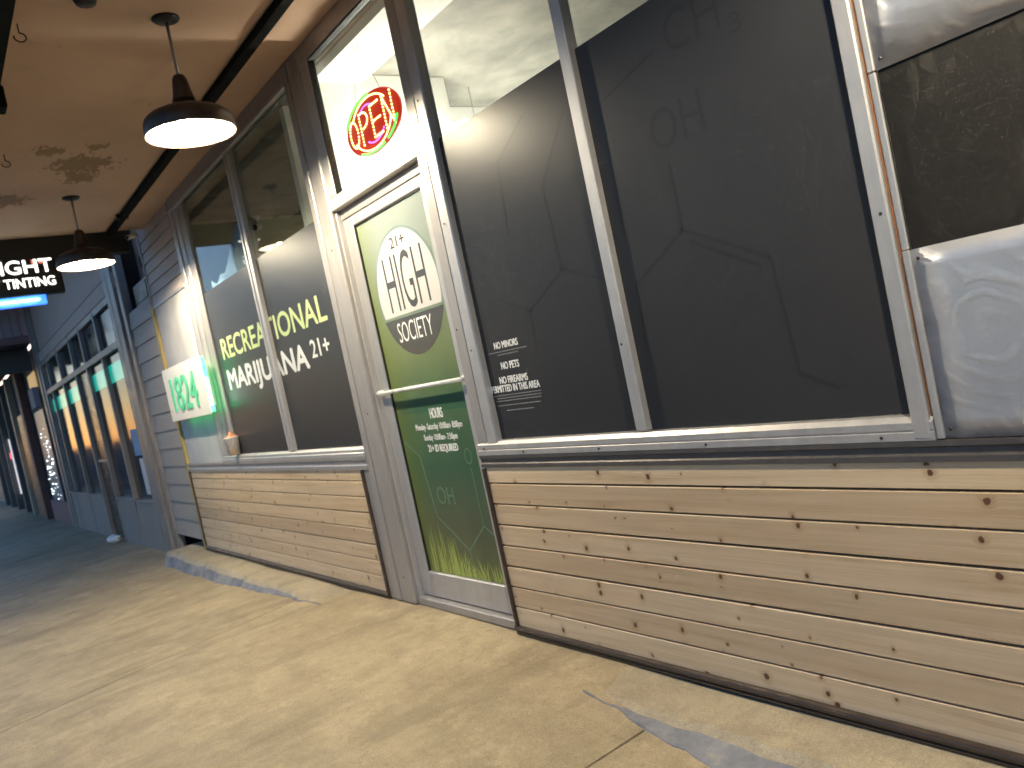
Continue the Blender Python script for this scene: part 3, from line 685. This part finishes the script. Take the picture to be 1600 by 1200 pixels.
# printed grass and molecule lines
bm = bmesh.new()
for i in range(95):
    x = random.uniform(-4.985, -4.10); hmax = .40 if x < -4.72 else .28 if x < -4.55 else .20
    h = random.uniform(.35, 1)*hmax*(1.0 if x < -4.5 else .75); lean = random.uniform(-.05, .05); wd = random.uniform(.003, .007)
    p = [(x-wd, .07), (x+wd, .07), (x+lean*.4+wd*.7, .07+h*.55), (x+lean, .07+h), (x+lean*.4-wd*.7, .07+h*.55)]
    yy = D1 - .00002*i
    bm.faces.new([bm.verts.new((a, yy, b)) for a, b in p])
link('grass_print', fin(bm, 'grass_print'), 'grass_print', dr)
strips('molecule_print', [(-4.20, .78, -4.195, .42), (-4.195, .42, -4.42, .25), (-4.42, .25, -4.74, .46), (-4.74, .46, -4.80, .86), (-4.42, .25, -4.41, .10), (-4.195, .42, -4.09, .36), (-4.80, .86, -4.97, .97)], .010, D1, 'pale_green_print', dr)
disc('molecule_print', -4.205, .855, .052, D1, 'pale_green_print', dr, 0, 2*math.pi, .041, 32, .0006, (.8, 1))
text('OH', -4.68, -4.47, .545, .66, D1, 'pale_green_print', dr, -.01)
pb = tube('push_bar', [(-5.10, DY-.055, 1.322), (-3.99, DY-.055, 1.322)], .013, 'white_bar', dr, 14)
for x in (-5.085, -4.0): box('bracket', x-.02, x+.02, DY-.05, DY-.02, 1.302, 1.342, 'white_bar', pb, .004)

# ------------------------------------------------------------------ OPEN sign hanging behind the transom
ox, oy, oz, oa, obz = -4.60, .155, 3.025, .37, .185
op = thing('open_sign', (ox, oy, oz-obz), 'oval red LED sign reading OPEN hanging in the transom window', 'sign')
bm = bmesh.new(); rings = []
for (s, y) in ((.0, -.012), (.90, -.012), (.97, -.010), (1.0, 0), (.97, .018), (.0, .02)):
    if s == 0: rings.append([bm.verts.new((ox, oy+y, oz))])
    else: rings.append([bm.verts.new((ox+s*oa*math.cos(t*math.pi/32), oy+y, oz+s*obz*math.sin(t*math.pi/32))) for t in range(64)])
for A, B in zip(rings, rings[1:]):
    for i in range(64):
        j = (i+1) % 64
        if len(A) == 1: bm.faces.new((A[0], B[i], B[j]))
        elif len(B) == 1: bm.faces.new((A[j], A[i], B[0]))
        else: bm.faces.new((A[i], B[i], B[j], A[j]))
bmesh.ops.recalc_face_normals(bm, faces=bm.faces[:])
link('body', fin(bm, 'body'), 'open_red', op, smooth=False)
def leds(name, pts, mat, r=.0082):
    bm = bmesh.new()
    for (x, z) in pts: bmesh.ops.create_icosphere(bm, subdivisions=1, radius=r, matrix=Matrix.Translation((x, oy-.013, z)))
    o = link(name, fin(bm, name), mat, op); o['kind'] = 'stuff'
def along(poly, step):
    out = []
    for (a, b), (c, d) in zip(poly, poly[1:]):
        L = math.hypot(c-a, d-b); n = max(1, round(L/step)); out += [(a+(c-a)*i/n, b+(d-b)*i/n) for i in range(n)]
    return out + [poly[-1]]
def ell(cx, cz, rx, rz, a0, a1, n): return [(cx+rx*math.cos(a0+(a1-a0)*i/n), cz+rz*math.sin(a0+(a1-a0)*i/n)) for i in range(n+1)]
hw, hh = .055, .098; cs = [ox-.245, ox-.085, ox+.075, ox+.24]; Lp = []
Lp += ell(cs[0], oz, hw, hh*.85, 0, 2*math.pi*.95, 22)
Lp += along([(cs[1]-hw, oz-hh), (cs[1]-hw, oz+hh)], .021) + ell(cs[1]-hw+.03, oz+hh*.5, .075, hh*.5, math.pi/2, -math.pi/2, 9)
for zz in (-hh, 0, hh): Lp += along([(cs[2]-hw+.02, oz+zz), (cs[2]+hw, oz+zz)], .022)
Lp += along([(cs[2]-hw, oz-hh), (cs[2]-hw, oz+hh)], .021)
Lp += along([(cs[3]-hw, oz-hh), (cs[3]-hw, oz+hh), (cs[3]+hw, oz-hh), (cs[3]+hw, oz+hh)], .021)
leds('letter_leds', Lp, 'led_yellow')
leds('arc_leds', ell(ox, oz, oa*.72, obz*.86, R(35), R(150), 30) + ell(ox, oz, oa*.72, obz*.86, R(205), R(345), 34), 'led_yellow', .0068)
leds('arc_leds', ell(ox-.03, oz, oa*.40, obz*.66, R(60), R(130), 9) + ell(ox+.02, oz, oa*.45, obz*.66, R(235), R(320), 12), 'led_violet', .0065)
leds('arc_leds', ell(ox, oz, oa*.94, obz*.94, R(235), R(290), 26) + ell(ox, oz, oa*.95, obz*.95, R(85), R(160), 34) + ell(ox, oz, oa*.95, obz*.95, R(300), R(340), 18), 'led_green', .010)
for x in (-4.78, -4.42): tube('string', [(x, oy, oz+.155), (-4.66, oy+.02, 3.60)], .0022, 'dull_aluminium', op, 5)

# ------------------------------------------------------------------ shop interior behind the clear upper panes
ins = thing('shop_interior', (-4, 2, 0), kind='structure')
box('ceiling', -9.6, 1.7, .10, 4.6, 3.62, 3.70, 'interior_ceiling', ins, 0)
box('side_wall', -9.64, -9.56, .10, 4.6, -.1, 3.615, 'interior_cream', ins, 0)
box('partition', -5.98, -5.90, .16, 4.6, -.1, 3.615, 'interior_white', ins, 0)
box('back_wall', -9.55, 1.7, 4.6, 4.7, -.1, 3.70, 'interior_cream', ins, 0)
box('end_wall', 1.6, 1.7, .17, 4.59, -.1, 3.615, 'interior_cream', ins, 0)
box('floor', -9.64, 1.7, .165, 4.7, -.2, -.10, 'interior_floor', ins, 0)
def tube_light(x, y0, y1, z, label, tm='tube', hang=True):
    t = thing('tube_light', (x, y0, z), label, 'light')
    tube('tube', [(x, y0, z), (x, y1, z)], .019, tm, t, 12)
    box('housing', x-.05, x+.05, y0-.03, y1+.03, z-.06, z-.025, 'enamel', t, .004)
    if not hang: box('bracket', -5.279, x-.051, (y0+y1)/2-.03, (y0+y1)/2+.03, z-.055, z-.03, 'dull_aluminium', t, .003)
    for yy in ((y0+.1, y1-.1) if hang else ()): tube('hanger', [(x+.045, yy, z-.03), (x+.045, yy, 3.62)], .003, 'dull_aluminium', t, 6)
box('added_bounce_wall', -5.34, -5.28, .17, 1.25, 2.3, 3.615, 'interior_white', ins, 0)  # white panel added to throw tube light into the transom
box('added_bounce_ceiling', -5.279, -3.96, .13, .52, 3.55, 3.615, 'interior_white', ins, 0)  # added white board that brightens the upper part of the transom
tube_light(-4.95, .35, 1.15, 2.72, 'fluorescent tube light indoors glowing behind the transom', hang=False)
tube_light(-5.5, 1.5, 2.5, 2.85, 'fluorescent tube light indoors behind the right window', 'mid_tube')
tube_light(-8.0, 1.6, 2.8, 2.62, 'fluorescent tube light indoors behind the lettered window', 'weak_tube')
def camera_thing(c, d, label, s=1.0):
    t = thing('security_camera', c, label, 'camera'); c = Vector(c); d = Vector(d).normalized()
    lathe('mount', [(0, .05*s), (.03*s, .05*s), (.035*s, .03*s), (.012*s, 0), (.010*s, -.05*s), (0, -.05*s)], c, 'camera_white', t, 18)
    p = c + Vector((0, 0, -.05*s)); tube('body', [p-d*.03*s, p+d*.02*s, p+d*.14*s], .036*s, 'camera_white', t, 16)
    tube('lens', [p+d*.13*s, p+d*.146*s], .026*s, 'lens_black', t, 14)
camera_thing((-9.48, 1.15, 3.56), (.8, -.6, -.25), 'white security camera indoors high on the cream wall', 1.3)
camera_thing((-9.45, 2.9, 3.18), (.8, -.6, -.2), 'small indoor camera by the cream wall behind the mullion', 1.1)
camera_thing((-10.02, -.12, 3.665), (.5, -.8, -.3), 'small outdoor security camera at the far end of the soffit', .8)
# blue paper taped inside the left pane, ragged edge
bp = thing('blue_paper', (-7.4, .12, 2.5), 'ragged pale blue paper taped inside the lettered window', 'paper')
bm = bmesh.new(); prof = [(-8.35, 2.45), (-7.1, 2.45), (-7.1, 3.02), (-7.28, 3.05), (-7.42, 3.0), (-7.47, 2.83), (-7.62, 2.70), (-7.85, 2.68), (-8.02, 2.74), (-8.2, 2.68), (-8.35, 2.74)]
bm.faces.new([bm.verts.new((x, .10+.012*math.sin(x*9), z)) for x, z in prof]); bmesh.ops.triangulate(bm, faces=bm.faces[:])
r = bmesh.ops.extrude_face_region(bm, geom=bm.faces[:])
for e in r['geom']:
    if isinstance(e, bmesh.types.BMVert): e.co.y += .002
bmesh.ops.recalc_face_normals(bm, faces=bm.faces[:]); link('sheet', fin(bm, 'sheet'), 'blue_paper', bp)

# ------------------------------------------------------------------ wall between the window and the next building
wall = thing('side_panel_wall', (-9.7, .05, -.2), 'grey stucco board wall behind the illuminated number sign', 'wall')
box('board', -10.40, -8.946, .012, .06, .90, 2.80, 'stucco_board', wall, .002)
box('drip_flashing', -10.42, -8.946, -.004, .05, 2.802, 2.828, 'aluminium', wall, .004)
usd = thing('upper_siding', (-9.7, .03, 2.83), 'lilac grey horizontal siding boards above the stucco board', 'siding')
for i in range(7):
    z = 2.83 + i*.127; prism_x('board', [(.05, z), (-.002, z), (.012, z+.122), (.05, z+.124)], -10.385, -8.946, 'weathered_siding', usd)
prism_z('corner_trim', [(-10.40, .05), (-10.40, -.012), (-10.386, -.012), (-10.386, .05)], 2.80, 3.72, 'aluminium', usd)
ys = thing('wood_strip', (-10.47, 0, -.2), 'narrow yellowish wooden strip beside the grey lap siding', 'strip')
box('strip', -10.52, -10.425, -.016, .05, -.182, 2.86, 'yellow_wood', ys, .004)
lap = thing('lap_siding', (-11.2, .05, -.3), 'grey lap siding column between the pine panel and the next shop', 'siding')
for i in range(13):
    z = -.06 + i*.2335; prism_x('board', [(.06, z), (-.006, z), (.010, z+.229), (.06, z+.231)], -11.80, -10.525, 'grey_siding', lap)
box('sheathing', -11.8, -10.43, .062, .1, -.06, 2.97, 'backing', lap, 0)
sw = thing('filler_wall', (-11, .4, -.6), 'dark filler wall added behind the lap siding to shut out sky', 'wall')
box('back', -12.7, -9.66, .46, .52, -.6, 4.9, 'backing', sw, 0); box('cheek', -12.08, -11.99, .10, .455, -.6, 4.9, 'backing', sw, 0)  # added to stop the bright horizon showing through the gap
nk = thing('dark_recess', (-11.2, .3, 2.97), 'dim blue grey recess above the lap siding column', 'recess')
box('back', -12.1, -10.3, .30, .36, 2.9, 4.9, 'blue_wall', nk, 0)
box('shelf', -11.8, -10.41, .07, .30, 2.975, 3.0, 'dark_slate', nk, 0)
mb = thing('meter_box', (-11.1, .1, 3.0), 'black electrical box sitting on top of the lap siding', 'box')
box('case', -11.55, -10.75, .075, .22, 3.002, 3.28, 'sign_black', mb, .012); box('lid', -11.5, -10.8, .066, .075, 3.03, 3.25, 'black_metal', mb, .004)
cb = thing('cable_box', (-10.75, .2, 3.4), 'small dark cable box on the recess wall', 'box'); box('case', -11.5, -11.25, .22, .298, 3.52, 3.66, 'black_metal', cb, .008); tube('cable', [(-11.4, .26, 3.52), (-11.38, .25, 3.4), (-11.3, .24, 3.281)], .012, 'sign_black', cb, 6)
# number sign
ns = thing('number_sign', (-9.4, -.1, 1.42), 'white number plate reading 1824 with green LED edge glow', 'sign')
SY = -.10
box('plate', -10.26, -8.60, SY-.006, SY, 1.43, 2.045, 'sign_plate', ns, .002)
box('back_box', -10.10, -8.76, SY+.002, .011, 1.50, 1.98, 'sign_plate', ns, .004)
for (a, b, c_, d) in ((-8.598, -8.578, 1.45, 2.02), ):
    box('led_strip', a, b, SY-.003, SY+.03, c_, d, 'green_led', ns, .002)
    box('led_core', b+.0005, b+.006, SY, SY+.024, 1.52, 1.80, 'led_core', ns, 0)
box('led_strip', -10.0, -8.8, SY+.004, SY+.02, 1.485, 1.497, 'green_led', ns, 0)
text('1824', -9.98, -8.92, 1.535, 1.915, SY-.0065, 'digit_green', ns, .012, name='number', thick=.012)
# cup on the sill
cx, cy, cz = -8.42, -.03, .9725
cup = thing('paper_cup', (cx, cy, cz), 'printed paper cup standing on the sill of the lettered window', 'cup')
cx = -8.42
lathe('cup_body', [(0, 0), (.056, 0), (.074, .175), (.076, .178), (.073, .178), (.069, .172), (0, .165)], (cx, cy+.005, cz), 'cup_print', cup, 28)
lathe('cup_rim', [(.074, .172), (.079, .176), (.079, .183), (.074, .186), (.070, .179)], (cx, cy+.005, cz), 'cup_paper', cup, 28)
lathe('crumpled_top', [(.066, .174), (.050, .200), (.026, .210), (.012, .245), (0, .248)], (cx, cy+.005, cz), 'cup_orange', cup, 9)

# ------------------------------------------------------------------ tinting sign hanging under the end beam
hs = thing('hanging_sign', (-10.1, -1.6, 3.05), 'black hanging box sign ending in IGHT and TINTING with blue neon', 'sign')
box('case', -10.20, -10.10, -2.35, -.93, 3.085, 3.468, 'sign_black', hs, .006)
text('IGHT', -1.50, -1.005, 3.325, 3.47, -10.099, 'letter_glow', hs, .03, axis='y', thick=.006)
text('W TINTING', -1.66, -1.01, 3.175, 3.275, -10.099, 'letter_glow', hs, .03, axis='y', thick=.006)
strips_red = [(-1.20, -1.155), (-1.13, -1.09)]
for a, b in strips_red: box('red_accent', -10.0989, -10.097, a, b, 3.42, 3.468, 'letter_red', hs, 0)
box('neon_tray', -10.19, -10.11, -2.3, -1.13, 2.985, 3.083, 'blue_neon', hs, .004)
tube('neon_tube', [(-10.10, -2.3, 3.035), (-10.10, -1.2, 3.035)], .011, 'neon_core', hs, 10)
box('hanger', -10.16, -10.14, -1.3, -1.27, 3.466, 3.475, 'black_metal', hs, 0)

# ------------------------------------------------------------------ neighbouring shop
nb = thing('neighbour_shop', (-17, .1, -.4), 'blue grey neighbouring shop with a grid of tinted windows', 'building')
box('wall', -21.9, -12.1, .02, .35, 3.36, 4.9, 'blue_wall', nb, 0)
box('fascia', -21.9, -12.1, -.03, .018, 3.40, 3.62, 'blue_wall', nb, .01)
box('fascia_shadow_gap', -21.9, -12.1, -.006, .019, 3.622, 3.65, 'dark_slate', nb, 0)
for (a, b) in ((-12.68, -12.42), (-12.40, -12.12), (-22.2, -21.91), (-21.60, -21.42)):
    box('corner_post', a, b, -.05, .06, -.42 if a > -15 else -.55, 4.9 if a < -13 else 4.4, 'slate_frame', nb, .01)
box('corner_post', -11.98, -11.81, -.03, .08, -.35, 4.4, 'slate_frame', nb, .01)
mx = [-21.42, -20.55, -18.75, -17.0, -15.7, -14.15, -12.68]
for i, x in enumerate(mx[1:-1]):
    box('mullion', x-.05, x+.05, -.03, .07, .36 if i not in (2, 3) else -.45, 3.36, 'slate_frame', nb, .004)
box('transom_bar', -21.42, -12.68, -.04, .065, 2.64, 2.74, 'slate_frame', nb, .004)
box('head_bar', -21.42, -12.68, -.02, .06, 3.30, 3.399, 'slate_frame', nb, .004)
for a, b in zip(mx, mx[1:]):
    box('transom_pane', a+.05, b-.05, .035, .045, 2.74, 3.30, 'tinted_glass', nb, 0)
    if a == -17.0:
        dd = box('door', a+.05, b-.05, .03, .06, -.43, 2.64, 'dark_door', nb, .004)
        box('door_handle', a+.3, b-.12, -.02, .0, 1.0, 1.04, 'dull_aluminium', dd, .004)
        box('door_stile', b-.12, b-.06, .015, .029, -.40, 2.60, 'tan_frame', dd, .002)
    else:
        p = box('pane', a+.05, b-.05, .035, .045, .36, 2.64, 'tinted_glass', nb, 0)
        box('teal_band', a+.055, b-.055, .030, .034, 2.22, 2.50, 'teal_glow_band', p, 0)
        box('bulkhead', a+.05 if a > -21 else a, b-.05 if b < -13 else b, -.02, .08, -.56 if a < -16 else -.47, .335, 'grey_bulkhead', nb, .006)
        box('bulkhead_sill', a+.05 if a > -21 else a, b-.05 if b < -13 else b, -.05, .07, .336, .37, 'slate_frame', nb, .004)
box('soffit', -22.2, -10.45, -1.0, .3, 4.9, 5.1, 'purple_grey', nb, 0)
fl = box('paper_flyer', -13.35, -12.8, .026, .030, .45, 1.0, 'sign_plate', nb, 0)
fl2 = box('paper_flyer', -13.55, -13.1, .026, .030, 1.05, 1.45, 'blue_paper', nb, 0)
pv = thing('plastic_bag', (-16.0, -.12, -.43), 'small crumpled white bag on the ground by the black shop door', 'bag')
bm = bmesh.new(); bmesh.ops.create_icosphere(bm, subdivisions=3, radius=.11, matrix=Matrix.Translation((-16.0, -.16, -.36)))
for v in bm.verts:
    d = v.co - Vector((-16.0, -.16, -.36)); k = 1 + .25*math.sin(d.x*60)*math.sin(d.z*47+d.y*38); v.co = Vector((-16.0, -.16, -.36)) + Vector((d.x*1.7*k, d.y*k, d.z*.6*k))
link('bag', fin(bm, 'bag'), 'white_vinyl', pv)
# ------------------------------------------------------------------ shops farther along
fc = thing('far_canopy', (-23, -1, 4), 'grey boarded canopy front over the farthest shops', 'canopy')
for i in range(9): box('board', -22.36, -22.30, -1.6+i*.18, -1.6+i*.18+.172, 4.17, 4.9, 'purple_grey', fc, .004)
box('backing', -22.40, -22.37, -1.6, 0, 4.17, 4.9, 'purple_grey', fc, 0)
box('soffit', -45, -22.30, -1.6, .0, 4.0, 4.165, 'maroon', fc, 0)
box('beam', -23.6, -23.3, -1.6, .0, 3.42, 3.995, 'dark_slate', fc, .01)
def far_shop(x0, x1, label, wallm):
    t = thing('far_shop', (x0, .1, -.6), label, 'building'); 
    box('wall', x0, x1, .10, .4, -.7, 4.0, wallm, t, 0); return t
s1 = far_shop(-26.6, -22.21, 'far shop with frosted window strung with tiny lights', 'dark_slate')
box('bulkhead', -26.0, -22.25, -.02, .09, -.65, .05, 'maroon', s1, .01)
box('frost_pane', -25.6, -23.5, .03, .06, .06, 2.45, 'frost_pane', s1, 0)
bm = bmesh.new()
for i in range(46): bmesh.ops.create_icosphere(bm, subdivisions=1, radius=random.uniform(.008, .02), matrix=Matrix.Translation((random.uniform(-25.5, -23.6), .01, .1+random.random()**1.4*1.9)))
o = link('string_lights', fin(bm, 'string_lights'), 'sparkle', s1); o['kind'] = 'stuff'
box('box_sign', -24.3, -23.3, -.12, .02, 2.5, 3.0, 'purple_grey', s1, .01)
box('lit_transom', -25.2, -23.6, .03, .06, 3.02, 3.42, 'warm_pane', s1, 0)
s2 = far_shop(-31.0, -26.61, 'far dark shop entrance with red brown post and gold strips', 'dark_slate')
box('post', -27.3, -26.7, -.12, .09, -.65, 3.9, 'red_brown', s2, .01)
box('door', -29.4, -27.6, -.06, .09, -.65, 2.6, 'sign_black', s2, .01)
for i in range(4): box('gold_strip', -30.4+i*.26, -30.32+i*.26, .05, .09, .5, 1.9, 'warm_pane', s2, 0)
box('post', -30.9, -30.5, -.10, .09, -.65, 3.9, 'tan_frame', s2, .01)
s3 = far_shop(-140.0, -31.01, 'farthest shop with pale lit window strips', 'tan_frame')
for i in range(7): box('lit_strip', -41.5+i*1.3, -41.1+i*1.3, .05, .09, .0, 2.1, 'white_tube', s3, 0)
for i in range(4): box('post', -43+i*3.2, -42.5+i*3.2, -.1, .09, -.7, 3.9, 'dark_slate', s3, .01)
box('red_lamp', -36.4, -36.1, -.02, .04, 1.35, 1.6, 'red_spot', s3, .02)
